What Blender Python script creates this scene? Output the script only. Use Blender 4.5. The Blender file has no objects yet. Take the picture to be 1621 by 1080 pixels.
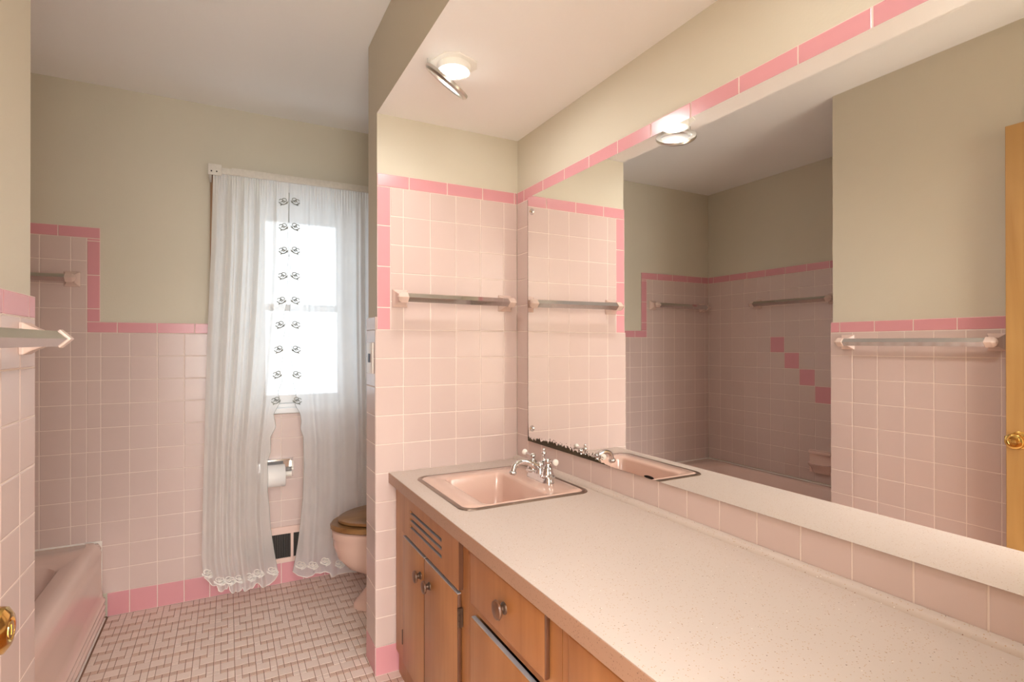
import bpy, bmesh, math, random
from mathutils import Vector, Matrix
random.seed(7)
sc = bpy.context.scene
COL = sc.collection
P = 0.1095                                  # wall tile pitch

# ------------------------------------------------------------------ materials
def new_mat(name):
    m = bpy.data.materials.new(name); m.use_nodes = True
    nt = m.node_tree; b = nt.nodes['Principled BSDF']
    return m, nt, b

def s2l(c):
    return tuple((x/12.92 if x <= .04045 else ((x+.055)/1.055)**2.4) for x in c)

def mat(name, rgb, rough=.5, metal=0., coat=0., spec=.5, var=0., vscale=8., bump=0., bscale=60., trans=0.):
    """plain surface with optional soft noise in colour and bump"""
    m, nt, b = new_mat(name)
    b.inputs['Base Color'].default_value = (*rgb, 1)
    b.inputs['Roughness'].default_value = rough
    b.inputs['Metallic'].default_value = metal
    b.inputs['Coat Weight'].default_value = coat
    b.inputs['Coat Roughness'].default_value = .08
    b.inputs['Specular IOR Level'].default_value = spec
    b.inputs['Transmission Weight'].default_value = trans
    tc = nt.nodes.new('ShaderNodeTexCoord')
    if var:
        n = nt.nodes.new('ShaderNodeTexNoise'); n.inputs['Scale'].default_value = vscale; n.inputs['Detail'].default_value = 4
        r = nt.nodes.new('ShaderNodeMix'); r.data_type = 'RGBA'
        r.inputs['A'].default_value = (*[c*(1-var) for c in rgb], 1); r.inputs['B'].default_value = (*[min(1, c*(1+var)) for c in rgb], 1)
        nt.links.new(tc.outputs['Object'], n.inputs['Vector']); nt.links.new(n.outputs['Fac'], r.inputs['Factor'])
        nt.links.new(r.outputs['Result'], b.inputs['Base Color'])
    if bump:
        n2 = nt.nodes.new('ShaderNodeTexNoise'); n2.inputs['Scale'].default_value = bscale; n2.inputs['Detail'].default_value = 3
        bp = nt.nodes.new('ShaderNodeBump'); bp.inputs['Strength'].default_value = bump; bp.inputs['Distance'].default_value = .002
        nt.links.new(tc.outputs['Object'], n2.inputs['Vector']); nt.links.new(n2.outputs['Fac'], bp.inputs['Height'])
        nt.links.new(bp.outputs['Normal'], b.inputs['Normal'])
    return m

def tile_mat(name, rgb, var=.04, rough=.22):
    """glazed tile: each tile (mesh island) a touch lighter or darker"""
    m, nt, b = new_mat(name)
    g = nt.nodes.new('ShaderNodeNewGeometry')
    tc = nt.nodes.new('ShaderNodeTexCoord')
    n = nt.nodes.new('ShaderNodeTexNoise'); n.inputs['Scale'].default_value = 14; n.inputs['Detail'].default_value = 3
    nt.links.new(tc.outputs['Object'], n.inputs['Vector'])
    ad = nt.nodes.new('ShaderNodeMath'); ad.operation = 'ADD'
    nt.links.new(g.outputs['Random Per Island'], ad.inputs[0]); nt.links.new(n.outputs['Fac'], ad.inputs[1])
    hf = nt.nodes.new('ShaderNodeMath'); hf.operation = 'MULTIPLY'; hf.inputs[1].default_value = .5
    nt.links.new(ad.outputs[0], hf.inputs[0])
    r = nt.nodes.new('ShaderNodeMix'); r.data_type = 'RGBA'
    r.inputs['A'].default_value = (*[c*(1-var) for c in rgb], 1); r.inputs['B'].default_value = (*[min(1, c*(1+var)) for c in rgb], 1)
    nt.links.new(hf.outputs[0], r.inputs['Factor']); nt.links.new(r.outputs['Result'], b.inputs['Base Color'])
    b.inputs['Roughness'].default_value = rough
    return m

def wood_mat(name, c1, c2, axis='Z', scale=1., rough=.35):
    m, nt, b = new_mat(name)
    tc = nt.nodes.new('ShaderNodeTexCoord'); mp = nt.nodes.new('ShaderNodeMapping')
    sc_ = {'X': (1.2, 14, 14), 'Y': (14, 1.2, 14), 'Z': (14, 14, 1.2)}[axis]
    mp.inputs['Scale'].default_value = tuple(s*scale for s in sc_)
    n = nt.nodes.new('ShaderNodeTexNoise'); n.inputs['Scale'].default_value = 1.6; n.inputs['Detail'].default_value = 7; n.inputs['Distortion'].default_value = .6
    n2 = nt.nodes.new('ShaderNodeTexNoise'); n2.inputs['Scale'].default_value = 3.; n2.inputs['Detail'].default_value = 2
    nt.links.new(tc.outputs['Object'], mp.inputs['Vector']); nt.links.new(mp.outputs['Vector'], n.inputs['Vector'])
    nt.links.new(tc.outputs['Object'], n2.inputs['Vector'])
    ad = nt.nodes.new('ShaderNodeMath'); ad.operation = 'ADD'
    nt.links.new(n.outputs['Fac'], ad.inputs[0]); nt.links.new(n2.outputs['Fac'], ad.inputs[1])
    r = nt.nodes.new('ShaderNodeMapRange'); r.inputs['From Min'].default_value = .65; r.inputs['From Max'].default_value = 1.35
    nt.links.new(ad.outputs[0], r.inputs['Value'])
    mx = nt.nodes.new('ShaderNodeMix'); mx.data_type = 'RGBA'
    mx.inputs['A'].default_value = (*c1, 1); mx.inputs['B'].default_value = (*c2, 1)
    nt.links.new(r.outputs['Result'], mx.inputs['Factor']); nt.links.new(mx.outputs['Result'], b.inputs['Base Color'])
    b.inputs['Roughness'].default_value = rough
    return m

def speckle_mat(name, base, specks, rough=.4):
    """laminate with small flecks: voronoi cells kept only where their random value is high"""
    m, nt, b = new_mat(name)
    tc = nt.nodes.new('ShaderNodeTexCoord')
    cur = None
    for (sc_, rad, keep, colr) in specks:
        v = nt.nodes.new('ShaderNodeTexVoronoi'); v.inputs['Scale'].default_value = sc_
        nt.links.new(tc.outputs['Object'], v.inputs['Vector'])
        lt = nt.nodes.new('ShaderNodeMath'); lt.operation = 'LESS_THAN'; lt.inputs[1].default_value = rad
        nt.links.new(v.outputs['Distance'], lt.inputs[0])
        sep = nt.nodes.new('ShaderNodeSeparateColor'); nt.links.new(v.outputs['Color'], sep.inputs[0])
        gt = nt.nodes.new('ShaderNodeMath'); gt.operation = 'GREATER_THAN'; gt.inputs[1].default_value = keep
        nt.links.new(sep.outputs[0], gt.inputs[0])
        mu = nt.nodes.new('ShaderNodeMath'); mu.operation = 'MULTIPLY'
        nt.links.new(lt.outputs[0], mu.inputs[0]); nt.links.new(gt.outputs[0], mu.inputs[1])
        mx = nt.nodes.new('ShaderNodeMix'); mx.data_type = 'RGBA'
        if cur is None: mx.inputs['A'].default_value = (*base, 1)
        else: nt.links.new(cur, mx.inputs['A'])
        mx.inputs['B'].default_value = (*colr, 1)
        nt.links.new(mu.outputs[0], mx.inputs['Factor']); cur = mx.outputs['Result']
    nt.links.new(cur, b.inputs['Base Color']); b.inputs['Roughness'].default_value = rough
    return m

def sheer_mat(name, rgb, opacity):
    """thin woven cloth: part open weave, part light-scattering thread"""
    m = bpy.data.materials.new(name); m.use_nodes = True
    nt = m.node_tree; nt.nodes.clear()
    out = nt.nodes.new('ShaderNodeOutputMaterial')
    tr = nt.nodes.new('ShaderNodeBsdfTransparent'); df = nt.nodes.new('ShaderNodeBsdfDiffuse'); tl = nt.nodes.new('ShaderNodeBsdfTranslucent')
    df.inputs[0].default_value = (*rgb, 1); tl.inputs[0].default_value = (*rgb, 1)
    m1 = nt.nodes.new('ShaderNodeMixShader'); m1.inputs[0].default_value = .58
    nt.links.new(df.outputs[0], m1.inputs[1]); nt.links.new(tl.outputs[0], m1.inputs[2])
    m2 = nt.nodes.new('ShaderNodeMixShader')
    tc = nt.nodes.new('ShaderNodeTexCoord'); n = nt.nodes.new('ShaderNodeTexNoise'); n.inputs['Scale'].default_value = 9
    mr = nt.nodes.new('ShaderNodeMapRange'); mr.inputs['To Min'].default_value = opacity-.06; mr.inputs['To Max'].default_value = opacity+.06
    nt.links.new(tc.outputs['Object'], n.inputs['Vector']); nt.links.new(n.outputs['Fac'], mr.inputs['Value']); nt.links.new(mr.outputs[0], m2.inputs[0])
    nt.links.new(tr.outputs[0], m2.inputs[1]); nt.links.new(m1.outputs[0], m2.inputs[2]); nt.links.new(m2.outputs[0], out.inputs[0])
    return m

def pane_mat(name, clear, gloss_rough=.02):
    m = bpy.data.materials.new(name); m.use_nodes = True
    nt = m.node_tree; nt.nodes.clear()
    out = nt.nodes.new('ShaderNodeOutputMaterial')
    tr = nt.nodes.new('ShaderNodeBsdfTransparent'); gl = nt.nodes.new('ShaderNodeBsdfGlossy'); gl.inputs['Roughness'].default_value = gloss_rough
    mx = nt.nodes.new('ShaderNodeMixShader'); mx.inputs[0].default_value = 1-clear
    nt.links.new(tr.outputs[0], mx.inputs[1]); nt.links.new(gl.outputs[0], mx.inputs[2]); nt.links.new(mx.outputs[0], out.inputs[0])
    return m

def emit_mat(name, rgb, strength):
    m = bpy.data.materials.new(name); m.use_nodes = True
    nt = m.node_tree; nt.nodes.clear()
    out = nt.nodes.new('ShaderNodeOutputMaterial'); e = nt.nodes.new('ShaderNodeEmission')
    e.inputs[0].default_value = (*rgb, 1); e.inputs[1].default_value = strength
    nt.links.new(e.outputs[0], out.inputs[0]); return m

M = {}
M['paint']   = mat('greige wall paint', s2l((.81, .782, .712)), .6, var=.03, vscale=3, bump=.15, bscale=140, spec=.3)
M['white']   = mat('white ceiling paint', s2l((.955, .95, .94)), .6, bump=.12, bscale=90, var=.015, vscale=2, spec=.3)
M['tile']    = tile_mat('pale pink glazed tile', s2l((.808, .724, .697)), .035, .24)
M['pink']    = tile_mat('strong pink glazed border tile', s2l((.83, .585, .61)), .05, .24)
M['grout']   = mat('off white grout', s2l((.885, .82, .78)), .8, var=.04, vscale=20)
M['mosaic_a'] = tile_mat('cream mosaic tile', s2l((.895, .815, .77)), .07, .45)
M['mosaic_b'] = tile_mat('tan mosaic tile', s2l((.805, .685, .62)), .09, .45)
M['mosaic_g'] = mat('brown mosaic grout', s2l((.54, .41, .34)), .8)
M['porc']    = mat('pink porcelain', s2l((.855, .725, .665)), .14, coat=.4)
M['tub']     = mat('pink enamel', s2l((.90, .785, .74)), .2, coat=.3)
M['chrome']  = mat('chrome', (.72, .72, .73), .09, 1)
M['brass']   = mat('polished brass', (.75, .48, .14), .14, 1)
M['mirror']  = mat('mirror silvering', (.96, .965, .955), .0, 1)
M['mirroredge'] = mat('mirror cut edge', (.06, .045, .035), .4)
M['decay']   = mat('decayed mirror backing', (.045, .03, .012), .6, var=.7, vscale=120)
M['wood']    = wood_mat('honey stained cabinet wood', s2l((.72, .51, .33)), s2l((.60, .385, .21)), 'Z')
M['woodh']   = wood_mat('honey stained drawer wood', s2l((.71, .495, .315)), s2l((.59, .375, .20)), 'Z')
M['woodedge'] = mat('dark brown wood edge', s2l((.36, .21, .12)), .5, var=.2, vscale=30)  # darker brown, set only on edge faces turned toward the doorway
M['doorwood'] = wood_mat('varnished door wood', s2l((.70, .545, .335)), s2l((.61, .445, .25)), 'Z')
M['seatwood'] = wood_mat('worn oak toilet seat', s2l((.66, .50, .32)), s2l((.50, .34, .19)), 'X', 1.2, .3)
M['dust']    = mat('dusty grey edge', s2l((.60, .60, .62)), .5, var=.12, vscale=40)
M['knob']    = wood_mat('dark stained knob', s2l((.47, .31, .21)), s2l((.33, .21, .14)), 'X', 3, .28)
M['knobm']   = mat('dark bronze', s2l((.36, .28, .23)), .35, .6)
M['dark']    = mat('dark gap', (.012, .009, .008), .8)
M['counter'] = speckle_mat('speckled beige laminate', s2l((.79, .735, .695)),
                [(260, .30, .78, s2l((.72, .60, .48))), (150, .16, .88, s2l((.55, .41, .30))), (95, .10, .88, s2l((.36, .25, .19))), (120, .12, .92, s2l((.95, .92, .88)))], .42)
M['rim']     = mat('tarnished metal sink rim', s2l((.56, .49, .44)), .3, .85)
M['sheer_l'] = sheer_mat('gathered sheer voile', (.95, .945, .925), .84)
M['sheer_r'] = sheer_mat('sheer voile', (.94, .95, .95), .80)
M['embro']   = mat('grey embroidery thread', s2l((.63, .64, .61)), .8)
M['embrow']  = mat('white embroidery thread', s2l((.97, .96, .93)), .8)
M['frame']   = mat('white window paint', s2l((.90, .90, .90)), .4, var=.02)
M['chip']    = mat('chipped white rod enamel', s2l((.84, .82, .78)), .45, var=.14, vscale=70)
M['rawwood'] = wood_mat('bare wood', s2l((.66, .50, .36)), s2l((.50, .36, .24)), 'Z')
M['pane']    = pane_mat('window glass', .94)
M['paper']   = mat('white tissue paper', s2l((.93, .92, .91)), .9, bump=.2, bscale=200)
M['card']    = mat('cardboard core', s2l((.6, .48, .36)), .9)
M['ventp']   = mat('pink register paint', s2l((.88, .765, .72)), .45)
M['ventd']   = mat('dark register grille', s2l((.30, .27, .25)), .5)
M['bulb']    = emit_mat('lit frosted bulb', (1.0, .97, .925), 205)
M['bulb_b']  = emit_mat('lit closed lamp lens', (1.0, .97, .925), 105)
M['lampwhite'] = mat('white lamp housing', s2l((.92, .91, .88)), .4)
M['lens']    = pane_mat('clear ribbed lamp lens', .90, .35)
M['satin']   = mat('satin nickel ring', (.62, .61, .58), .28, 1)
M['clip']    = pane_mat('clear plastic clip', .45, .12)
M['clipc']   = mat('brass clip screw', (.6, .45, .2), .3, 1)
M['plate']   = mat('cream cover plate', s2l((.93, .90, .87)), .3)
M['slot']    = mat('dark switch slot', s2l((.16, .12, .20)), .4)
M['ceramic'] = mat('pale pink ceramic', s2l((.86, .765, .72)), .2)
M['edge']    = speckle_mat('tan speckled laminate edge', s2l((.66, .52, .435)), [(260, .28, .80, s2l((.58, .44, .36))), (150, .13, .90, s2l((.40, .28, .22))), (120, .10, .93, s2l((.85, .78, .72)))], .4)
M['caulk']   = mat('white caulk', s2l((.93, .90, .87)), .5)
M['hall']    = mat('hall paint', s2l((.86, .83, .78)), .7)
M['hallfloor'] = mat('pale hall carpet', s2l((.82, .79, .74)), .9, var=.05, vscale=40)
M['porcelain_w'] = mat('white porcelain', s2l((.92, .90, .87)), .15)

# ------------------------------------------------------------------ mesh helpers
def finish(name, bm, mats, parent=None, origin=(0, 0, 0), smooth=None):
    """bm is in world space; the object sits at origin (or at its parent's origin)"""
    if parent is not None:
        origin = parent['_o']
    bmesh.ops.translate(bm, vec=-Vector(origin), verts=bm.verts)
    bmesh.ops.recalc_face_normals(bm, faces=bm.faces) if bm.get('recalc', True) else None
    me = bpy.data.meshes.new(name); bm.to_mesh(me); bm.free()
    for m in (mats if isinstance(mats, (list, tuple)) else [mats]): me.materials.append(M[m])
    if smooth:
        for p in me.polygons: p.use_smooth = True
        me.set_sharp_from_angle(angle=math.radians(smooth))
    o = bpy.data.objects.new(name, me); COL.objects.link(o)
    if parent is None: o.location = origin
    else: o.parent = parent
    o['_o'] = tuple(origin)
    return o

class BM:
    """thin wrapper round bmesh holding the shapes of one part"""
    def __init__(s): s.b = bmesh.new(); s.recalc = True
    def done(s, name, mats, parent=None, origin=(0, 0, 0), smooth=None):
        bm = s.b
        if parent is not None: origin = tuple(parent['_o'])
        bmesh.ops.translate(bm, vec=-Vector(origin), verts=bm.verts)
        if s.recalc: bmesh.ops.recalc_face_normals(bm, faces=bm.faces)
        me = bpy.data.meshes.new(name); bm.to_mesh(me); bm.free()
        for m in (mats if isinstance(mats, (list, tuple)) else [mats]): me.materials.append(M[m])
        if smooth:
            for p in me.polygons: p.use_smooth = True
            me.set_sharp_from_angle(angle=math.radians(smooth))
        o = bpy.data.objects.new(name, me); COL.objects.link(o)
        if parent is None: o.location = origin
        else: o.parent = parent
        o['_o'] = tuple(origin)
        return o
    def face(s, pts, mi=0):
        f = s.b.faces.new([s.b.verts.new(p) for p in pts]); f.material_index = mi; return f
    def box(s, x0, x1, y0, y1, z0, z1, bev=0, mi=0, seg=2):
        r = bmesh.ops.create_cube(s.b, size=1)
        vs = r['verts']
        for v in vs: v.co = Vector(((x0+x1)/2+v.co.x*(x1-x0), (y0+y1)/2+v.co.y*(y1-y0), (z0+z1)/2+v.co.z*(z1-z0)))
        fs = set(f for v in vs for f in v.link_faces)
        if bev:
            es = list(set(e for v in vs for e in v.link_edges))
            r = bmesh.ops.bevel(s.b, geom=es, offset=bev, segments=seg, affect='EDGES', profile=.5)
            fs |= set(r['faces'])
        for f in fs:
            if f.is_valid: f.material_index = mi
        return s
    def loft(s, rings, caps=True, mi=0, closed=True):
        vr = [[s.b.verts.new(p) for p in r] for r in rings]
        n = len(vr[0])
        for a, b in zip(vr[:-1], vr[1:]):
            for i in range(n if closed else n-1):
                j = (i+1) % n
                f = s.b.faces.new((a[i], a[j], b[j], b[i])); f.material_index = mi
        if caps:
            if caps in (True, 'start'): s.b.faces.new(vr[0][::-1]).material_index = mi
            if caps in (True, 'end'): s.b.faces.new(vr[-1]).material_index = mi
        return s
    def lathe(s, c, axis, prof, n=24, mi=0, caps=True):
        """prof: list of (distance along axis, radius)"""
        ax = Vector(axis).normalized(); u = ax.orthogonal().normalized(); w = ax.cross(u)
        c = Vector(c)
        rings = [[c+ax*d+(u*math.cos(2*math.pi*i/n)+w*math.sin(2*math.pi*i/n))*max(r, 1e-4) for i in range(n)] for d, r in prof]
        return s.loft(rings, caps, mi)
    def tube(s, pts, rad, n=12, mi=0, flat=1.0):
        pts = [Vector(p) for p in pts]
        if not isinstance(rad, (list, tuple)): rad = [rad]*len(pts)
        rings = []; prev = None
        for i, p in enumerate(pts):
            t = (pts[min(i+1, len(pts)-1)]-pts[max(i-1, 0)]).normalized()
            if prev is None: u = t.orthogonal().normalized()
            else: u = (prev-t*prev.dot(t)).normalized()
            prev = u; w = t.cross(u)
            rings.append([p+(u*math.cos(2*math.pi*k/n)+w*math.sin(2*math.pi*k/n)*flat)*rad[i] for k in range(n)])
        return s.loft(rings, True, mi)
    def ball(s, c, r, mi=0, seg=16):
        g = bmesh.ops.create_uvsphere(s.b, u_segments=seg, v_segments=seg//2+2, radius=r, matrix=Matrix.Translation(c))
        for v in g['verts']:
            for f in v.link_faces: f.material_index = mi
        return s

def curve_pts(ctrl, n=10):
    """Catmull-Rom through control points"""
    ctrl = [Vector(c) for c in ctrl]; out = []
    for i in range(len(ctrl)-1):
        p0, p1, p2, p3 = ctrl[max(i-1, 0)], ctrl[i], ctrl[i+1], ctrl[min(i+2, len(ctrl)-1)]
        for k in range(n):
            t = k/n
            out.append(.5*((2*p1)+(p2-p0)*t+(2*p0-5*p1+4*p2-p3)*t*t+(3*p1-p0-3*p2+p3)*t**3))
    out.append(ctrl[-1]); return out

def lerp_tab(tab, x):
    """smooth table lookup; tab is sorted by its first value"""
    if x <= tab[0][0]: return tab[0][1]
    for (a, va), (b, vb) in zip(tab[:-1], tab[1:]):
        if x <= b: return va+(vb-va)*(x-a)/(b-a)
    return tab[-1][1]

def rrect(x0, x1, y0, y1, r, z, n=6):
    out = []
    for cx, cy, a0 in ((x1-r, y1-r, 0), (x0+r, y1-r, 90), (x0+r, y0+r, 180), (x1-r, y0+r, 270)):
        for k in range(n+1):
            a = math.radians(a0+90*k/n); out.append((cx+r*math.cos(a), cy+r*math.sin(a), z))
    return out

def thing(name, loc, label, cat, group=None):
    o = bpy.data.objects.new(name, None); COL.objects.link(o); o.location = loc; o.empty_display_size = .05
    o['_o'] = tuple(loc); tag(o, label, cat, group); return o

def tag(o, label, cat, group=None):
    o['label'] = label; o['category'] = cat
    if group: o['group'] = group
    return o

def struct(o): o['kind'] = 'structure'; return o

# ------------------------------------------------------------------ the room (metres; camera at x=0, y=0, looking along +y and a little right)
YB = 3.080                                   # tiled face of the window wall
YP, XP = 2.045, .497                         # tiled face and end of the short partition wall
XM = 1.107                                   # tiled face of the mirror wall
XL, YL = -.384, 1.585                        # tiled face and end of the near left wall
XT = -1.210                                  # tiled face of the wall along the tub
ZS, ZC = 2.140, 2.459                        # soffit and ceiling heights
TT = .0075                                   # tile thickness
WX0, WX1, WZ0, WZ1 = .115, .612, .925, 2.055  # window opening
CW0, CW1 = -.062, .775                       # outer edges of its casing

def wall(name, boxes, m='paint'):
    b = BM()
    for bx in boxes: b.box(*bx)
    c = boxes[0]
    return struct(b.done(name, m, origin=((c[0]+c[1])/2, (c[2]+c[3])/2, c[4])))

yb = YB+TT; xm = XM+TT-.0005; xl = XL-TT; xt = XT-TT; yp = YP+TT; xp = XP+TT; yl = YL-TT
wall_back = wall('wall_back', [(-1.32, WX0, yb, yb+.12, 0, ZC), (WX1, 1.25, yb, yb+.12, 0, ZC), (WX0, WX1, yb, yb+.12, 0, WZ0), (WX0, WX1, yb, yb+.12, WZ1, ZC)])
wall_right = wall('wall_right', [(xm, xm+.12, -.02, yb, 0, ZC)])
wall_left = wall('wall_left', [(xl-.10, xl, -.02, yl, 0, ZC), (-1.32, xl-.10, yl-.10, yl, 0, ZC)])
wall_alcove = wall('wall_alcove', [(xt-.10, xt, yl, yb, 0, ZC)])
wall_partition = wall('wall_partition', [(xp, xm, yp, 2.192, 0, ZC)])
wall_front = wall('wall_front', [(.47, xm, -.02, .10, 0, ZC), (xl, .47, -.02, .10, 2.09, ZC)])
b = BM(); b.box(-1.32, 1.25, -.02, yb+.12, ZC, ZC+.08); ceiling = struct(b.done('ceiling', 'white', origin=(0, 1.5, ZC)))
b = BM(); b.box(xp, xm, .10, yp, ZS, ZC-.001)
for f in b.b.faces: f.material_index = 1 if f.normal.z < -.5 else 0
soffit = struct(b.done('ceiling_soffit', ['paint', 'white'], origin=(.8, 1., ZS)))

# the hall behind the open doorway (unseen; fill lights are added inside it)
b = BM(); b.box(-1.0, 1.25, -3.1, -3.0, 0, ZC); struct(b.done('wall_hall', 'hall', origin=(0, -3.05, 0)))
b = BM(); b.box(-1.1, -1.0, -3.1, -.02, 0, ZC); struct(b.done('wall_hall_left', 'hall', origin=(-1.05, -.8, 0)))
b = BM(); b.box(1.25, 1.35, -3.1, -.02, 0, ZC); struct(b.done('wall_hall_right', 'hall', origin=(1.3, -.8, 0)))
b = BM(); b.box(-1.0, 1.25, -3.0, -.02, ZC, ZC+.08); struct(b.done('ceiling_hall', 'white', origin=(0, -.8, ZC)))
b = BM(); b.box(-1.0, 1.25, -3.0, -.02, -.08, -.002); struct(b.done('floor_hall', 'hallfloor', origin=(0, -.8, 0)))

# ------------------------------------------------------------------ wall tiles: every tile is a bevelled slab set in a grout bed
class Tiles:
    def __init__(s, o, sd, nd):
        s.o, s.sd, s.nd = Vector(o), Vector(sd), Vector(nd); s.m = BM(); s.m.recalc = True
        s.bed = []
    def bedit(s, a0, a1, z0, z1):
        e, d = .0002, -.0009
        s.bed.append([s.pt(a0+e, z0+e, d), s.pt(a1-e, z0+e, d), s.pt(a1-e, z1-e, d), s.pt(a0+e, z1-e, d)])
    def pt(s, a, z, n): return s.o+s.sd*a+Vector((0, 0, z))+s.nd*n
    def one(s, a0, a1, z0, z1, mi=0):
        g = .0009; bw = .0026
        a0 += g; a1 -= g; z0 += g; z1 -= g
        if a1-a0 < .004 or z1-z0 < .004: return
        tl = (random.uniform(-1, 1)*.0002, random.uniform(-1, 1)*.0002)
        def ring(k, n, til=0): 
            return [s.pt(x, z, n+til*(tl[0]*sx+tl[1]*sz)) for x, z, sx, sz in ((a0+k, z0+k, -1, -1), (a1-k, z0+k, 1, -1), (a1-k, z1-k, 1, 1), (a0+k, z1-k, -1, 1))]
        s.m.loft([ring(0, -TT), ring(0, -.0016), ring(bw*.35, -.0006, 1), ring(bw, 0, 1)], 'end', mi)
    def grid(s, a0, a1, z0, z1, oa, oz, pa=P, pz=P, mi=0, pick=None, rows=None):
        i = math.floor((a0-oa)/pa+1e-6)
        while oa+i*pa < a1-1e-6:
            j = math.floor((z0-oz)/pz+1e-6)
            while oz+j*pz < z1-1e-6:
                k = mi if pick is None else pick(i, j)
                s.one(max(a0, oa+i*pa), min(a1, oa+(i+1)*pa), max(z0, oz+j*pz), min(z1, oz+(j+1)*pz), k)
                j += 1
            i += 1
        s.bedit(a0, a1, z0, z1)
    def strip_a(s, a0, a1, z0, z1, joints, mi=0):
        js = [a0]+sorted(j for j in joints if a0+.004 < j < a1-.004)+[a1]
        for p, q in zip(js[:-1], js[1:]): s.one(p, q, z0, z1, mi)
        s.bedit(a0, a1, z0, z1)
    def strip_z(s, a0, a1, z0, z1, joints, mi=0):
        js = [z0]+sorted(j for j in joints if z0+.004 < j < z1-.004)+[z1]
        for p, q in zip(js[:-1], js[1:]): s.one(a0, a1, p, q, mi)
        s.bedit(a0, a1, z0, z1)
    def done(s, name, mats, parent):
        gi = len(mats)
        for q in s.bed: s.m.face(q, gi)
        return s.m.done(name, list(mats)+['grout'], parent)

TOP = 12*P; TRIM = .050
# window wall
OA = -.5138
t = Tiles((0, YB, 0), (1, 0, 0), (0, -1, 0))
NX0, NX1, NZ = -.566, -.517, 1.747
t.grid(XT, NX0, P, NZ, OA, 0)
t.grid(NX0, CW0-.013, P, TOP, OA, 0)
t.grid(CW1, XM, P, TOP, OA, 0)
t.grid(CW0-.013, CW1, P, .895, OA, 0)
t.done('tile_wainscot', ['tile'], wall_back)
t = Tiles((0, YB, 0), (1, 0, 0), (0, -1, 0))
t.strip_a(NX0, CW0-.013, TOP, TOP+TRIM, [-.4523+.1555*k for k in range(-1, 4)])
t.strip_z(NX0, NX1, TOP+TRIM, NZ, [1.424, 1.578, 1.7348])
t.strip_a(XT, NX1, NZ, NZ+TRIM, [-.6697-.1555*k for k in range(0, 5)])
t.strip_a(CW1, XM, TOP, TOP+TRIM, [.93])
t.done('border_tiles', ['pink'], wall_back)
t = Tiles((0, YB-.001, 0), (1, 0, 0), (0, -1, 0))
t.grid(-.49, XM, 0, P, OA, 0)
t.done('base_tiles', ['pink'], wall_back)
# wall along the tub, with four strong-pink tiles stepping down
diag = {(-1, 11), (-2, 10), (-3, 9), (-4, 8)}
t = Tiles((XT, 0, 0), (0, 1, 0), (1, 0, 0))
t.grid(YL, YB, .36, NZ, 2.525, 0, pick=lambda i, j: 1 if (i, j) in diag else 0)
t.done('tile_wainscot', ['tile', 'pink'], wall_alcove)
t = Tiles((XT, 0, 0), (0, 1, 0), (1, 0, 0))
t.strip_a(YL, YB, NZ, NZ+TRIM, [3.03-.1555*k for k in range(12)])
t.done('border_tiles', ['pink'], wall_alcove)
# near left wall, its end, and the end wall of the tub alcove
t = Tiles((XL, 0, 0), (0, 1, 0), (1, 0, 0))
t.grid(.10, YL, P, TOP, 1.482, 0)
t.o = Vector((0, YL, 0)); t.sd = Vector((1, 0, 0)); t.nd = Vector((0, 1, 0))
t.grid(XT, XL-TT, .36, TOP, OA, 0); t.grid(XT, -.52, TOP+.001, NZ, OA, 0)
t.done('tile_wainscot', ['tile'], wall_left)
t = Tiles((XL, 0, 0), (0, 1, 0), (1, 0, 0))
t.strip_a(.10, YL, TOP, TOP+TRIM, [1.5415-.156*k for k in range(10)])
t.o = Vector((0, YL, 0)); t.sd = Vector((1, 0, 0)); t.nd = Vector((0, 1, 0))
t.strip_a(-.52, XL-TT, TOP, TOP+TRIM, [])
t.done('border_tiles', ['pink'], wall_left)
t = Tiles((XL, 0, 0), (0, 1, 0), (1, 0, 0)); t.grid(.10, YL, 0, P, 1.482, 0); t.done('base_tiles', ['pink'], wall_left)
# partition: front face, end face
PT = 17*P
t = Tiles((0, YP, 0), (1, 0, 0), (0, -1, 0))
t.grid(XP, XM, P, TOP, XP-.001, 0); t.grid(.555, XM, TOP, PT, XP-.001, 0)
t.o = Vector((XP, 0, 0)); t.sd = Vector((0, 1, 0)); t.nd = Vector((-1, 0, 0))
t.grid(YP+TT, 2.198, P, TOP, YP+TT, 0, pa=.2)
t.done('tile_wainscot', ['tile'], wall_partition)
t = Tiles((0, YP, 0), (1, 0, 0), (0, -1, 0))
t.strip_a(xp-.001, XM, PT, PT+TRIM, [.6287, .7866, .9442, 1.0945])
t.strip_z(xp-.001, .555, TOP, PT, [1.399, 1.5562, 1.7125])
t.done('border_tiles', ['pink'], wall_partition)
t = Tiles((XP, 0, 0), (0, 1, 0), (-1, 0, 0)); t.strip_a(YP+TT, 2.198, TOP, TOP+TRIM, [])
t.done('end_border_tile', ['tile'], wall_partition)
t = Tiles((0, YP-.001, 0), (1, 0, 0), (0, -1, 0)); t.grid(XP-.001, .60, 0, P, XP-.001, 0)
t.o = Vector((XP-.001, 0, 0)); t.sd = Vector((0, 1, 0)); t.nd = Vector((-1, 0, 0)); t.grid(YP+TT, 2.198, 0, P, YP+TT, 0, pa=.2)
t.done('base_tiles', ['pink'], wall_partition)
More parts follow.
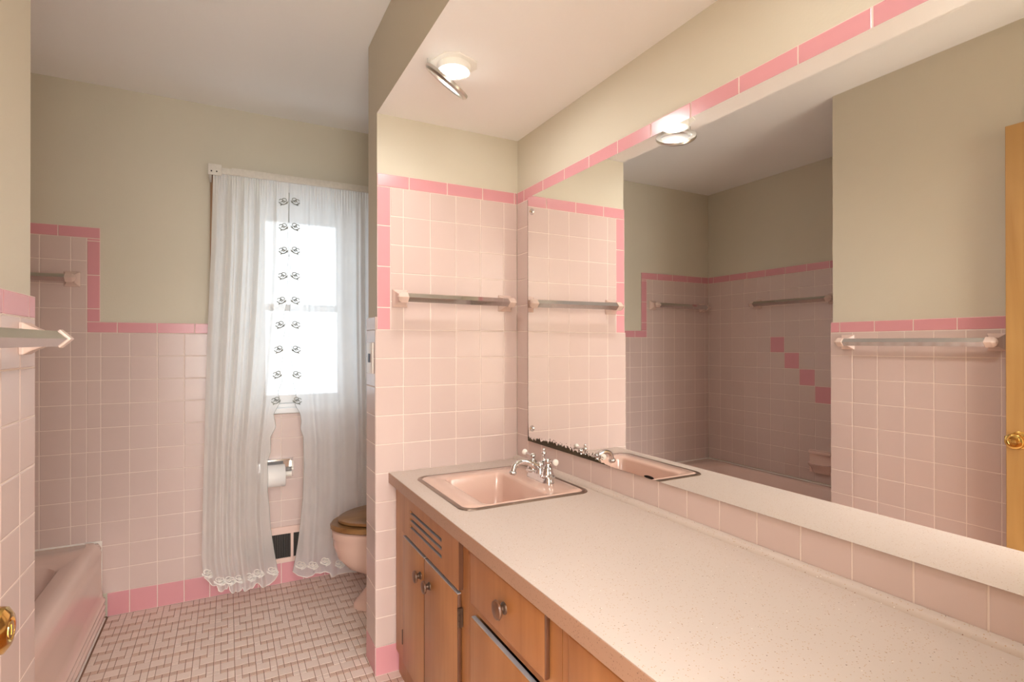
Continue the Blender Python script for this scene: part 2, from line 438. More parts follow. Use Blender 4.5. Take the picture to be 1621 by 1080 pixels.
# mirror wall: strip beside the mirror, row under it, border over it, low tiles behind the toilet
MY1, MZ0, MZ1 = 1.940, .8595, 1.865
t = Tiles((XM, 0, 0), (0, 1, 0), (-1, 0, 0))
t.grid(.10, YP, .76, 8*P, .856, 0); t.grid(MY1-.03, YP, 8*P, PT, .856+.1095*11-.12, 0)
t.grid(2.192, YB, P, TOP, OA+YB, 0)
t.done('tile_wainscot', ['tile'], wall_right)
t = Tiles((XM, 0, 0), (0, 1, 0), (-1, 0, 0))
t.strip_a(.10, YP, PT, PT+TRIM, [1.986-.1545*k for k in range(13)]); t.strip_a(2.192, YB, TOP, TOP+TRIM, [2.4, 2.55, 2.7, 2.86])
t.done('border_tiles', ['pink'], wall_right)

# ------------------------------------------------------------------ floor: mosaic sheets of 2x2, 1x2 and 1x1 pieces
U = .0245
b = BM()
b.box(-1.32, 1.25, -.02, yb+.12, -.08, -.0012, mi=2)
def mos(x0, x1, y0, y1, mi):
    g = .0010
    x0 += g; x1 -= g; y0 += g; y1 -= g
    x0 = max(x0, -.485); x1 = min(x1, XM); y0 = max(y0, -.015); y1 = min(y1, YB)
    if x1-x0 < .003 or y1-y0 < .003: return
    if x0 > .60 and y1 < 2.03: return
    if x0 > .51 and y0 > 2.06 and y1 < 2.18: return
    k = .0012
    b.loft([[(x0, y0, -.0012), (x1, y0, -.0012), (x1, y1, -.0012), (x0, y1, -.0012)],
            [(x0+k, y0+k, 0), (x1-k, y0+k, 0), (x1-k, y1-k, 0), (x0+k, y1-k, 0)]], 'end', mi)
cell = [(0, 2, 0, 2, 0), (2, 3, 0, 2, 0), (0, 1, 2, 3, 1), (1, 2, 2, 3, 1), (2, 3, 2, 3, 0),
        (1, 3, 3, 5, 0), (0, 1, 3, 5, 0), (1, 2, 5, 6, 1), (2, 3, 5, 6, 1), (0, 1, 5, 6, 0)]
for i in range(-8, 17):
    for j in range(-2, 24):
        ox = -.046+i*3*U; oy = YB-(j*6+(3 if i % 2 else 0))*U
        for (a, c, d, e, mi) in cell:
            k = mi
            if mi == 0 and (c-a) == 1 and (e-d) == 1 and random.random() < .5: k = 1
            mos(ox+a*U, ox+c*U, oy-e*U, oy-d*U, k)
floor = struct(b.done('floor', ['mosaic_a', 'mosaic_b', 'mosaic_g'], origin=(0, 1.5, 0)))

# ------------------------------------------------------------------ window
win = struct(bpy.data.objects.new('window_1', None)); COL.objects.link(win); win.location = ((WX0+WX1)/2, yb, WZ0); win['_o'] = tuple(win.location)
b = BM(); y0, y1 = yb-.002, yb+.115
for (x0, x1, z0, z1) in ((WX0, WX0+.02, WZ0, WZ1), (WX1-.02, WX1, WZ0, WZ1), (WX0, WX1, WZ1-.03, WZ1), (WX0, WX1, WZ0, WZ0+.02)): b.box(x0, x1, y0+.004, y1, z0, z1, .002)
b.done('window_frame', 'frame', win)
def sash(name, z0, z1, y, rb, rt):
    s = BM(); a0, a1 = WX0+.02, WX1-.02
    s.box(a0, a0+.045, y, y+.032, z0, z1, .004); s.box(a1-.045, a1, y, y+.032, z0, z1, .004)
    s.box(a0+.044, a1-.044, y+.001, y+.031, z0, z0+rb, .004); s.box(a0+.044, a1-.044, y+.001, y+.031, z1-rt, z1, .004)
    o = s.done(name, 'frame', win)
    g = BM(); g.box(a0+.03, a1-.03, y+.014, y+.018, z0+rb-.01, z1-rt+.01); g.done('pane', 'pane', o)
sash('lower_sash', WZ0+.02, 1.475, yb+.035, .045, .035)
sash('upper_sash', 1.445, WZ1-.03, yb+.072, .035, .10)
b = BM(); b.box(CW0, CW1, YB-.022, yb+.036, .898, .926, .004); b.done('window_sill', 'frame', win)
b = BM()
b.box(CW0, WX0+.001, YB-.010, yb+.002, .926, WZ1, .003); b.box(WX1-.001, CW1, YB-.010, yb+.002, .926, WZ1, .003); b.box(CW0, CW1, YB-.012, yb+.002, WZ1-.001, 2.12, .003)
b.done('window_casing', 'frame', win)
b = BM(); b.box(CW0-.013, CW0-.0005, YB-.008, yb-.001, .926, 2.115, .001); b.done('bare_casing_edge', 'rawwood', win)

# ------------------------------------------------------------------ curtain rod
YC = 2.94
rod = thing('curtain_rod', (.33, YB, 2.09), 'chipped white flat curtain rod mounted above the window', 'curtain rod')
b = BM(); b.box(-.072, .735, YC-.012, YC-.003, 2.078, 2.108, .0025); b.box(.02, .735, YC-.0155, YC-.0115, 2.080, 2.112, .0015)
b.done('rod', 'chip', rod, smooth=30)
for sx in (0, 1):
    x = -.078 if sx == 0 else .737
    b = BM(); b.box(x, x+.010, YC-.014, yb, 2.068, 2.116, .002)
    b.box(x-.002 if sx == 0 else x-.045, x+.055 if sx == 0 else x+.012, YC-.021, YC-.0155, 2.066, 2.118, .002)
    br = b.done('bracket', 'chip', rod, smooth=30)
    b = BM()
    for k in (0, 1): b.lathe((x+.012+.022*k, YC-.0212, 2.083), (0, -1, 0), [(-.002, .0035), (.0012, .0035)], 10)
    b.done('screw_hole', 'dark', br)

# ------------------------------------------------------------------ curtains (edges measured in px at the plane y=YC)
F, CY, YAW, PIT, ROL, CH = 852.55, 545.66, .4866, .0026, -.0009, 1.2514
def at_y(u, v, y):
    """room point where the line of sight through picture point (u, v) meets the vertical plane y"""
    a = (u-810.5)/F; bb = -(v-CY)/F
    c, s = math.cos(ROL), math.sin(ROL); a, bb = a*c-bb*s, a*s+bb*c
    d, w = math.cos(PIT)-bb*math.sin(PIT), math.sin(PIT)+bb*math.cos(PIT)
    r = (a*math.cos(YAW)+d*math.sin(YAW), -a*math.sin(YAW)+d*math.cos(YAW), w)
    k = y/r[1]
    return r[0]*k, CH+r[2]*k
def edge_tab(px):
    t = [at_y(u, v, YC) for u, v in px]
    return sorted((z, x) for x, z in t)
left_l = edge_tab([(337, 285), (334, 400), (328, 540), (325, 640), (322, 760), (319, 880), (321, 905), (328, 932)])
left_r = edge_tab([(457, 300), (456.5, 345), (455.5, 380), (457, 405), (454.5, 430), (456, 458), (454, 478), (449, 500), (452.5, 517), (447, 545), (448.5, 562), (443.5, 590), (447.5, 603), (440, 620), (443, 637), (433, 655), (436.5, 676), (428, 692), (428.5, 715), (423, 731), (424, 755), (423.5, 778), (426, 800), (428, 833), (432, 860), (436, 884), (440, 905), (440, 918)])
right_l = edge_tab([(458, 300), (457.5, 345), (459, 380), (457.5, 405), (459.5, 430), (457, 458), (459, 480), (458, 508), (457, 535), (461.5, 551), (460.5, 570), (464, 590), (463.5, 605), (469, 629), (466.5, 640), (475, 655), (477, 667), (475.5, 678), (480, 692), (481, 740), (479, 790), (475, 830), (472.5, 850), (468, 880), (463, 905)])
zr = [z for z, x in right_l]
RX1 = .688
ZT = 2.0765
def drape(z, s, folds, amp, seed):
    """fold depth: pinched pleats that run straight down, a little calmer lower down"""
    rnd = random.Random(seed)
    ph = s*folds*2*math.pi+.9*math.sin(s*9+seed)+.35*math.sin(s*23+1.7*seed)+.12*math.sin(z*2.1)
    y = math.sin(ph)+.35*math.sin(2*ph+.8)+.30*math.sin(ph*2.7+seed)*(.4+.3*z)
    return y*amp
def smooth_edge(tab):
    """the edge without its scallops"""
    z0, z1 = tab[0][0], tab[-1][0]; n = 7; out = []
    for k in range(n):
        zc = z0+(z1-z0)*k/(n-1); w = [(x, max(0, 1-abs(z-zc)/((z1-z0)/(n-1)))) for z, x in tab]
        t = sum(q for _, q in w); out.append((zc, sum(x*q for x, q in w)/t if t else lerp_tab(tab, zc)))
    return out
def curtain(name, xl_, xr_, scal, hem, m, label, folds, amp, seed, hem_group, motif_side):
    rt = thing(name, (.1 if motif_side > 0 else .5, YC, 0), label, 'curtain', 'sheer curtain panels')
    NS, NT = 190, 110
    b = BM(); b.recalc = False
    def pos(s, t):
        zb = hem(s); z = zb+(ZT-zb)*(1-t)
        x0, x1 = xl_(z), xr_(z)
        g = min(1, t*14)                                   # gathered heading at the top
        side = s if motif_side < 0 else 1-s                 # 0 along the embroidered edge, which hangs flat
        k = max(0, 1-side/.16); k = k*k*(3-2*k)
        x = x0+(x1-x0)*s+k*scal(z)
        y = YC+drape(z, s, folds, amp, seed)*(.35+.65*g)+(1-g)*.004*math.sin(s*190)
        fl = min(1, max(0, (side-.08)/.14))
        y = YC-.002+(y-YC)*(.12+.88*fl)
        if t > .97: y += (t-.97)*.15*math.sin(s*37)
        return (x, y-.003, z)
    vs = [[b.b.verts.new(pos(i/NS, (j/NT)**1.0)) for i in range(NS+1)] for j in range(NT+1)]
    for j in range(NT):
        for i in range(NS): b.b.faces.new((vs[j][i], vs[j][i+1], vs[j+1][i+1], vs[j+1][i]))
    b.done('panel', m, rt, smooth=180)
    # rolled stitched edge along the embroidered side and the hem
    b = BM(); e = NS if motif_side > 0 else 0
    def P_(s, t): p = pos(s, t); return (p[0], p[1]-.0015, p[2])
    b.tube([P_(e/NS, j/160) for j in range(4, 161)], .0009, 5)
    b.done('stitched_edge', 'embro', rt, smooth=60)
    b = BM(); b.tube([P_(i/120, 1) for i in range(121)], .0016, 5); b.done('hem_cord', 'embrow', rt, smooth=60)
    return rt, pos
def hem_tab(px):
    t = [at_y(u, v, YC) for u, v in px]
    x0, x1 = t[0][0], t[-1][0]
    return [((x-x0)/(x1-x0), z) for x, z in t]
hl = hem_tab([(319, 915), (323, 922), (328, 929), (333, 928), (337, 926), (339, 934), (346, 936), (354, 934), (357, 925), (359, 935), (365, 938), (372, 939), (379, 934), (381, 929), (384, 934), (392, 934), (399, 931), (404, 924), (409, 922), (414, 926), (421, 928), (428, 925), (434, 918), (440, 908)])
hr = hem_tab([(463, 904), (471, 911), (483, 914), (497, 908), (507, 907), (515, 904), (523, 905), (525, 911), (538, 910), (552, 905), (575, 902), (598, 900)])
left_s, right_s = smooth_edge(left_r), smooth_edge(right_l)
lc, lpos = curtain('curtain', lambda z: lerp_tab(left_l, z), lambda z: lerp_tab(left_s, z), lambda z: lerp_tab(left_r, z)-lerp_tab(left_s, z), lambda s: lerp_tab(hl, s), 'sheer_l',
        'white sheer curtain panel gathered on the tub side of the window', 5, .0150, 3, None, 1)
rc, rpos = curtain('curtain', lambda z: lerp_tab(right_s, z), lambda z: RX1+.01*(1-z/2), lambda z: lerp_tab(right_l, z)-lerp_tab(right_s, z), lambda s: lerp_tab(hr, s), 'sheer_r',
        'thinner white sheer curtain panel hanging beside the toilet', 4, .0105, 11, None, -1)

def flower(b, c, flip, r=.021, mi=0):
    """outline of a stitched blossom: three petals, a leaf, a stem"""
    x, y, z = c
    def stroke(pts, w):
        pts = [(x+flip*p[0]*r, y-.006, z+p[1]*r) for p in pts]
        for (a, q) in zip(pts[:-1], pts[1:]):
            d = Vector((q[0]-a[0], 0, q[2]-a[2])); n = Vector((-d.z, 0, d.x)).normalized()*w
            b.face([(a[0]-n.x, a[1], a[2]-n.z), (q[0]-n.x, q[1], q[2]-n.z), (q[0]+n.x, q[1], q[2]+n.z), (a[0]+n.x, a[1], a[2]+n.z)], mi)
    for k, (cx, cz, rr) in enumerate(((-.25, .45, .42), (.35, .25, .36), (-.05, .1, .25))):
        stroke([(cx+rr*math.cos(a*.5), cz+rr*.8*math.sin(a*.5)) for a in range(0, 11)], .0021)
    stroke([(-.75, .1), (-.55, -.25), (-.2, -.5), (.2, -.55), (.55, -.3), (.8, -.1)], .0026)
    stroke([(-.55, -.25), (-.85, -.15), (-.9, .25)], .002)
    stroke([(.2, -.55), (.5, -.75)], .0024)
for (rt, side) in ((lc, -1), (rc, 1)):
    vv = [320, 360, 397.5, 437.5, 476.5, 515, 554, 594, 635]
    for k, v in enumerate(vv):
        u = (448-.11*max(0, v-420)*.5 if side < 0 else 468+.02*max(0, v-480))
        x, z = at_y(u, v, YC-.008); b = BM(); b.recalc = False; flower(b, (x, YC-.004, z), side, .0245); b.done('embroidered_flower', 'embro', rt)
    ss = (.06, .2, .33, .47, .62, .74, .93) if side < 0 else (.07, .2, .36, .55)
    for s in ss:
        p = (lpos if side < 0 else rpos)(s, .972)
        b = BM(); b.recalc = False; flower(b, (p[0], p[1]-.004, p[2]), 1, .026); flower(b, (p[0]+.012, p[1]-.005, p[2]-.01), -1, .018)
        b.done('hem_flower', 'embrow', rt)

# ------------------------------------------------------------------ bathtub
tub = thing('bathtub', (-.85, 2.33, 0), 'pink alcove bathtub with ridged apron beside the tiled floor', 'bathtub')
x0, x1, y0_, y1_ = XT+.002, -.492, YL+.002, YB-.003
RZ = .352
b = BM()
rings = []
def rr(i0, i1, j0, j1, r, z): return rrect(x0+i0, x1-i1, y0_+j0, y1_-j1, r, z, 6)
rings = [rr(.0, .025, 0, 0, .012, .0), rr(0, .025, 0, 0, .012, .30), rr(0, .016, 0, 0, .015, RZ-.025), rr(.002, .024, .002, .002, .022, RZ-.006), rr(.008, .036, .008, .010, .026, RZ),
         rr(.055, .105, .09, .20, .09, RZ-.002), rr(.062, .118, .10, .215, .10, RZ-.012), rr(.075, .135, .12, .25, .11, .20), rr(.10, .16, .16, .32, .12, .08), rr(.17, .22, .26, .42, .10, .055)]
b.loft(rings, True)
b.done('basin_shell', 'tub', tub, smooth=50)
b = BM()                                                     # apron: flat panel with a rounded shoulder and three ridges
ya, yb_ = y0_+.01, y1_-.055
prof = [(.0, .0), (.0, .028), (.010, .032), (.010, .040), (.0, .044), (.0, .058), (.010, .062), (.010, .070), (.0, .074), (.0, .088), (.010, .092), (.010, .100), (.002, .106), (-.004, .15), (-.006, .26), (-.004, .315), (-.012, .342), (-.030, RZ+.003), (-.06, RZ+.004)]
rgs = []
for k in range(9):
    f = k/8; y = yb_-(.05*(1-f)**2 if k else 0)+.05 if k < 1 else yb_+.05*(1-f)
    y = yb_+.045*math.cos(f*math.pi/2); ins = .020*(1-math.sin(f*math.pi/2))
    rgs.append([(x1+p[0]-ins-.006, y, p[1]) for p in prof])
rgs.append([(x1+p[0]-.006, ya, p[1]) for p in prof])
b.loft(rgs, False, closed=False)
b.done('apron', 'tub', tub, smooth=50)
b = BM()
b.box(x1-.030, x1-.016, y1_-.004, y1_+.002, .0, RZ+.003, .001); b.box(x0, x1-.02, y1_-.005, y1_+.002, RZ-.004, RZ+.005, .001); b.box(x0-.001, x0+.006, y0_, y1_, RZ-.004, RZ+.005, .001)
b.tube([(x1-.002, 1.60, .003), (x1-.002, 2.4, .003), (x1-.003, 3.06, .003)], .004, 6)
b.done('caulk_line', 'caulk', tub)

# ------------------------------------------------------------------ soap dish on the tub wall
sd = thing('soap_dish', (XT, 2.15, .40), 'pink ceramic soap dish set in the tub wall, seen in the mirror', 'soap dish')
b = BM()
def sring(n, hy, z): return [(XT+n*math.cos(a), 2.15+hy*math.sin(a), z) for a in [math.pi*(k/12-.5) for k in range(13)]]
b.loft([sring(.03, .06, .425), sring(.045, .068, .455), sring(.075, .080, .475), sring(.082, .083, .486), sring(.074, .074, .486), sring(.055, .06, .474)], True)
b.done('dish', 'tub', sd, smooth=40)
b = BM(); b.box(XT-.001, XT+.008, 2.07, 2.23, .42, .57, .003); b.box(XT+.006, XT+.03, 2.075, 2.225, .545, .566, .005); b.done('back_plate', 'tub', sd, smooth=40)

# ------------------------------------------------------------------ towel bars
def towel_bar(A, B, n, label, post_off=.0, wall_d=.064):
    """A, B: ends of the bar on the wall face; n: direction out of the wall"""
    A, B, n = Vector(A), Vector(B), Vector(n); d = (B-A).normalized(); up = Vector((0, 0, 1))
    r = thing('towel_bar', (A+B)/2, label, 'towel bar', 'chrome towel bars with ceramic ends')
    h = .0165
    def dia(c, k): return [c+up*k, c+n*k, c-up*k, c-n*k]
    b = BM(); b.loft([dia(A+n*wall_d+d*.012, h), dia(B+n*wall_d-d*.012, h)]); b.done('bar', 'chrome', r)
    for e, o in ((A, -1), (B, 1)):
        b = BM(); dd = d*o
        def sq(k, q, hy, hz): return [e+n*q+dd*(k+x)+up*z for x, z in ((-hy, -hz), (hy, -hz), (hy, hz), (-hy, hz))]
        b.loft([sq(0, 0, .030, .034), sq(0, .007, .030, .034), sq(0, .018, .022, .026), sq(0, .036, .015, .017), sq(0, wall_d-.004, .013, .015)])
        c = e+n*wall_d
        b.loft([dia(c-dd*.014, .0205), dia(c+dd*.012, .0205), dia(c+dd*.022, .013), dia(c+dd*.027, .002)])
        bmesh.ops.bevel(b.b, geom=[x for x in b.b.edges], offset=.0012, segments=1, affect='EDGES')
        b.done('post', 'ceramic', r)
    return r
towel_bar((.590, YP, 1.435), (1.045, YP, 1.432), (0, -1, 0), 'chrome towel bar on the partition wall above the sink')
towel_bar((XL, .945, 1.264), (XL, 1.500, 1.268), (1, 0, 0), 'chrome towel bar on the near left wall beside the open door')
towel_bar((XT, 2.07, 1.551), (XT, 2.625, 1.551), (1, 0, 0), 'chrome towel bar on the long tub wall, above the pink diagonal tiles')
towel_bar((-1.135, YB, 1.551), (-.618, YB, 1.555), (0, -1, 0), 'chrome towel bar high on the window wall at the tub end')

# ------------------------------------------------------------------ vanity cabinets
FX, DX = .574, .560                          # face frame and door faces
def knob(parent, y, z, big=1.):
    b = BM(); b.lathe((DX+.001, y, z), (-1, 0, 0), [(0, .013*big), (.004, .012*big), (.007, .0085*big), (.016, .0075*big)], 20)
    k = b.done('knob', 'knobm', parent, smooth=40)
    b = BM(); b.lathe((DX-.014, y, z), (-1, 0, 0), [(0, .010*big), (.002, .0185*big), (.0045, .0200*big), (.0085, .0185*big), (.0105, .012*big), (.011, .001)], 24)
    b.done('knob_face', 'knob', k, smooth=35)
def slab(name, parent, y0, y1, z0, z1, m='wood', dust=True):
    b = BM(); b.box(DX, FX-.0005, y0, y1, z0, z1, .004, seg=3)
    b.b.normal_update()
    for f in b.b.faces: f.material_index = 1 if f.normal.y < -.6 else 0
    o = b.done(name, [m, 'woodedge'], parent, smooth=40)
    if dust:
        b = BM(); b.box(DX+.0015, FX-.0012, y0+.004, y1-.004, z1-.0005, z1+.0022, .0008); b.done('top_edge', 'dust', o)
    return o
def carcass(parent, y0, y1, openings):
    b = BM()
    b.box(FX, .60, y0, y1, .695, .7285); b.box(FX, .60, y0, y1, .09, .13)             # rails
    ys = sorted(set([y0, y1]+[q for o in openings for q in o]))
    last = y0
    for a, c in sorted(openings):
        b.box(FX, .60, last, a, .13, .695); last = c
    b.box(FX, .60, last, y1, .13, .695)
    for a, c in openings: b.box(FX, .60, a, c, .555, .580)
    b.box(.60, XM-.006, y0+.001, y0+.016, .0, .7285); b.box(.60, XM-.006, y1-.016, y1-.001, .0, .7285)
    b.box(.60, XM-.006, y0+.016, y1-.016, .09, .105); b.box(.585, .60, y0+.001, y1-.001, .0, .09)
    return b.done('carcass', 'wood', parent)
g = 'built in vanity cabinets'
c1 = thing('vanity_cabinet', (.85, 1.69, 0), 'honey wood sink cabinet with three vent slots over double doors', 'cabinet', g)
carcass(c1, 1.335, 2.036, [(1.40, 1.90)])
b = BM()                                     # louvred false front: real slots between strips
PY0, PY1, PZ0, PZ1 = 1.371, 1.916, .582, .716
sl = [(.671, .6825), (.6465, .658), (.622, .6335)]
SY0, SY1 = 1.505, 1.815
b.box(DX, FX-.0005, PY0, SY0, PZ0, PZ1); b.box(DX, FX-.0005, SY1, PY1, PZ0, PZ1)
zz = PZ1
for z0, z1 in sl: b.box(DX, FX-.0005, SY0, SY1, z1, zz); zz = z0
b.box(DX, FX-.0005, SY0, SY1, PZ0, zz)
bmesh.ops.remove_doubles(b.b, verts=b.b.verts, dist=.0001)
b.b.normal_update()
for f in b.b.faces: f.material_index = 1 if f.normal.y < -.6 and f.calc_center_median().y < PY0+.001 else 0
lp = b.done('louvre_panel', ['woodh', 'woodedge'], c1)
for z0, z1 in sl:
    b = BM(); b.box(DX+.001, FX+.004, SY0, SY1, z0-.0008, z0+.0012); b.done('slot_ledge', 'dust', lp)
b = BM(); b.box(FX-.0004, FX+.0006, SY0, SY1, .615, .69); b.done('slot_backing', 'dark', lp)
dA = slab('door', c1, 1.6655, 1.905, .11, .566); knob(dA, 1.700, .500)
dB = slab('door', c1, 1.381, 1.6635, .11, .566); knob(dB, 1.612, .500)
for d_, y, z in ((dB, 1.3775, .505), (dA, 1.9085, .20), (dB, 1.3775, .20)):
    b = BM(); b.lathe((DX+.003, y, z-.026), (0, 0, 1), [(0, .0045), (.016, .0045), (.0165, .0036), (.018, .0045), (.034, .0045), (.0345, .0036), (.036, .0045), (.052, .0045)], 10); b.box(DX+.004, FX-.001, y-.006, y+.006, z-.026, z+.026)
    b.done('hinge', 'knobm', d_, smooth=40)
c2 = thing('vanity_cabinet', (.85, 1.11, 0), 'honey wood cabinet with one drawer over a door, next to the sink cabinet', 'cabinet', g)
carcass(c2, .878, 1.333, [(.93, 1.28)])
d1 = slab('drawer', c2, .920, 1.292, .582, .716, 'woodh', False); knob(d1, 1.098, .652, 1.12)
d2 = slab('door', c2, .920, 1.292, .11, .547); knob(d2, 1.20, .37)
c3 = thing('vanity_cabinet', (.85, .49, 0), 'honey wood cabinet nearest the camera at the frame edge, with drawers', 'cabinet', g)
carcass(c3, .105, .876, [(.15, .84)])
for (a, c) in ((.49, .838), (.14, .48)):
    d1 = slab('drawer', c3, a, c, .582, .716, 'woodh', False); knob(d1, (a+c)/2, .652, 1.12)
    d2 = slab('door', c3, a, c, .11, .547); knob(d2, c-.06, .47)

# ------------------------------------------------------------------ countertop with a cut-out for the sink
SX0, SX1, SY0_, SY1_ = .607, 1.070, 1.450, 1.918      # outside of the metal sink rim
ct = thing('countertop', (.82, 1.07, .7285), 'long speckled beige laminate countertop along the mirror wall', 'countertop')
b = BM()
outer = rrect(.548, XM-.001, .102, YP-.0005, .004, .767, 2)
inner = rrect(SX0+.012, SX1-.012, SY0_+.012, SY1_-.012, .035, .767, 6)
def loop(pts):
    vs = [b.b.verts.new(p) for p in pts]; return vs, [b.b.edges.new((vs[i], vs[(i+1) % len(vs)])) for i in range(len(vs))]
vo, eo = loop(outer); vi, ei = loop(inner)
bmesh.ops.triangle_fill(b.b, edges=eo+ei, use_beauty=True)
ex = bmesh.ops.extrude_face_region(b.b, geom=list(b.b.faces))
bmesh.ops.translate(b.b, vec=(0, 0, -.0385), verts=[v for v in ex['geom'] if isinstance(v, bmesh.types.BMVert)])
b.done('slab', 'counter', ct)
b = BM(); b.box(.5462, .5482, .104, YP-.002, .7288, .7662, .0006); b.done('front_edge', 'edge', ct)
b = BM(); pr = [(XM-.021, .7668), (XM-.020, .774), (XM-.014, .780), (XM-.001, .782), (XM-.001, .7668)]
b.loft([[(x, .102, z) for x, z in pr], [(x, YP-.001, z) for x, z in pr]]); b.done('back_lip', 'counter', ct, smooth=50)

# ------------------------------------------------------------------ sink and faucet
sink = thing('sink', (.84, 1.685, .767), 'square pink drop in sink with metal rim in the countertop', 'sink')
b = BM()
b.loft([rrect(SX0, SX1, SY0_, SY1_, .045, .7672), rrect(SX0+.002, SX1-.002, SY0_+.002, SY1_-.002, .044, .7705), rrect(SX0+.012, SX1-.012, SY0_+.012, SY1_-.012, .036, .7718), rrect(SX0+.0165, SX1-.0165, SY0_+.0165, SY1_-.0165, .033, .7690)], False)
b.done('metal_rim', 'rim', sink, smooth=60)
b = BM(); q = .0165
BX0, BX1, BY0, BY1 = .690, .922, 1.478, 1.835
b.loft([rrect(SX0+q, SX1-q, SY0_+q, SY1_-q, .033, .7692), rrect(SX0+q+.006, SX1-q-.006, SY0_+q+.006, SY1_-q-.006, .03, .7730), rrect(BX0-.004, BX1+.004, BY0-.003, BY1+.006, .030, .7722),
        rrect(BX0+.001, BX1, BY0+.003, BY1+.001, .028, .770), rrect(BX0+.005, BX1-.004, BY0+.007, BY1-.004, .028, .763), rrect(BX0+.010, BX1-.010, BY0+.013, BY1-.012, .030, .70), rrect(BX0+.018, BX1-.018, BY0+.022, BY1-.022, .035, .625), rrect(BX0+.032, BX1-.034, BY0+.038, BY1-.042, .035, .602), rrect(BX0+.09, BX1-.09, BY0+.14, BY1-.15, .02, .596)], 'end')
b.done('bowl', 'porc', sink, smooth=60)
b = BM(); b.lathe((.80, 1.65, .5955), (0, 0, 1), [(0, .024), (.003, .024), (.004, .018), (.002, .016), (.004, .014), (.006, .001)], 20); b.done('drain', 'chrome', sink, smooth=40)
b = BM(); b.loft([[(BX0+.0110, 1.66+.028*math.cos(a)*1., .722+.006*math.sin(a)) for a in [k*math.pi/8 for k in range(16)]], [(BX0+.0065, 1.66+.028*math.cos(a), .722+.006*math.sin(a)) for a in [k*math.pi/8 for k in range(16)]]]); b.done('overflow_slot', 'dark', sink)

fc = thing('faucet', (.985, 1.67, .7725), 'chrome two handle faucet with porcelain levers behind the sink', 'faucet')
FX_, FY = .994, 1.664
b = BM()
def stad(k, z): 
    return [(FX_+(.022-k)*math.cos(a), FY+(.050 if math.sin(a) >= 0 else -.050)+(.028-k)*math.sin(a), z) for a in [math.pi*2*(i+.5)/28 for i in range(28)]]
b.loft([stad(0, .7722), stad(0, .778), stad(.003, .782), stad(.004, .792), stad(.006, .797)], True)
b.done('base', 'chrome', fc, smooth=40)
b = BM(); b.lathe((FX_, FY, .795), (0, 0, 1), [(0, .020), (.004, .020), (.012, .015), (.024, .0145), (.032, .017), (.040, .012), (.044, .004)], 24)
pts = curve_pts([(FX_-.004, FY, .815), (FX_-.028, FY, .827), (FX_-.058, FY, .841), (FX_-.084, FY, .843), (FX_-.103, FY, .832), (FX_-.110, FY, .812)], 7)
rads = [0.0130-.0035*math.sin(math.pi*min(1, i/(len(pts)-8))*.5) for i in range(len(pts))]
b.tube(pts, rads, 16); b.lathe((FX_-.1095, FY, .815), (-.22, 0, -1), [(0, .0095), (.003, .0130), (.010, .0140), (.014, .0115)], 18)
b.done('spout', 'chrome', fc, smooth=50)
b = BM(); b.tube([(FX_+.016, FY, .80), (FX_+.016, FY, .868)], .0026, 8); b.lathe((FX_+.016, FY, .832), (0, 0, 1), [(0, .003), (.006, .008), (.012, .004), (.02, .0035), (.026, .0075), (.031, .0095), (.036, .0075), (.041, .004), (.046, .0055), (.05, .003)], 16)
b.done('lift_rod', 'chrome', fc, smooth=50)
for sgn in (-1, 1):
    cy_ = FY+sgn*.052
    b = BM(); b.lathe((FX_, cy_, .792), (0, 0, 1), [(0, .0265), (.004, .0265), (.009, .021), (.013, .0215), (.017, .0185), (.026, .0175), (.036, .0145), (.042, .0085), (.046, .0075), (.050, .0105), (.056, .0115), (.062, .0085), (.066, .004)], 22)
    h = b.done('handle', 'chrome', fc, smooth=45)
    dirv = Vector((.10*1, sgn*1.0, .10)).normalized() if sgn < 0 else Vector((-.25, 1, .22)).normalized()
    b = BM(); c0 = Vector((FX_, cy_, .846))
    b.lathe(c0, dirv, [(0, .004), (.008, .0055), (.012, .0048), (.03, .0062), (.034, .0052)], 14); b.done('lever_arm', 'chrome', h, smooth=40)
    b = BM(); b.lathe(c0+dirv*.034, dirv, [(0, .0052), (.004, .0092), (.010, .0118), (.014, .0108), (.017, .006), (.018, .001)], 16); b.done('lever_tip', 'porcelain_w', h, smooth=40)

# ------------------------------------------------------------------ mirror
mr = thing('wall_mirror', (XM-.004, 1.0, MZ0), 'long frameless wall mirror with decayed lower corner above the countertop', 'mirror')
b = BM(); mx0, mx1 = XM-.0065, XM-.0008
b.box(mx0, mx1, .14, MY1, MZ0, MZ1)
for f in b.b.faces: f.material_index = 0 if f.normal.x < -.5 else 1
b.done('glass', ['mirror', 'mirroredge'], mr)
b = BM(); b.recalc = False                   # ragged band where the silvering has gone
rnd = random.Random(5); y = MY1; pts = []
N = 230; y_end = 1.40
prev = 0
for i in range(N+1):
    f = i/N; yy = MY1-(MY1-y_end)*f
    env = .014+.016*math.sin(min(1, f/.75)*math.pi)**1.5
    if f > .86: env *= (1-f)/.14
    prev = .55*prev+.45*rnd.uniform(-.011, .012)
    pts.append((yy, max(.0008, env*.72+prev*(1 if f < .86 else .4))))
for (a, ha), (c, hc) in zip(pts[:-1], pts[1:]):
    b.face([(mx0-.0004, a, MZ0), (mx0-.0004, c, MZ0), (mx0-.0004, c, MZ0+hc), (mx0-.0004, a, MZ0+ha)])
zs_ = [0]+[k*.012 for k in range(1, 85)]
w = [max(.0012, .006*(1-z/.12))+rnd.uniform(0, .0012) if z < .12 else .0012+rnd.uniform(0, .0008) for z in zs_]
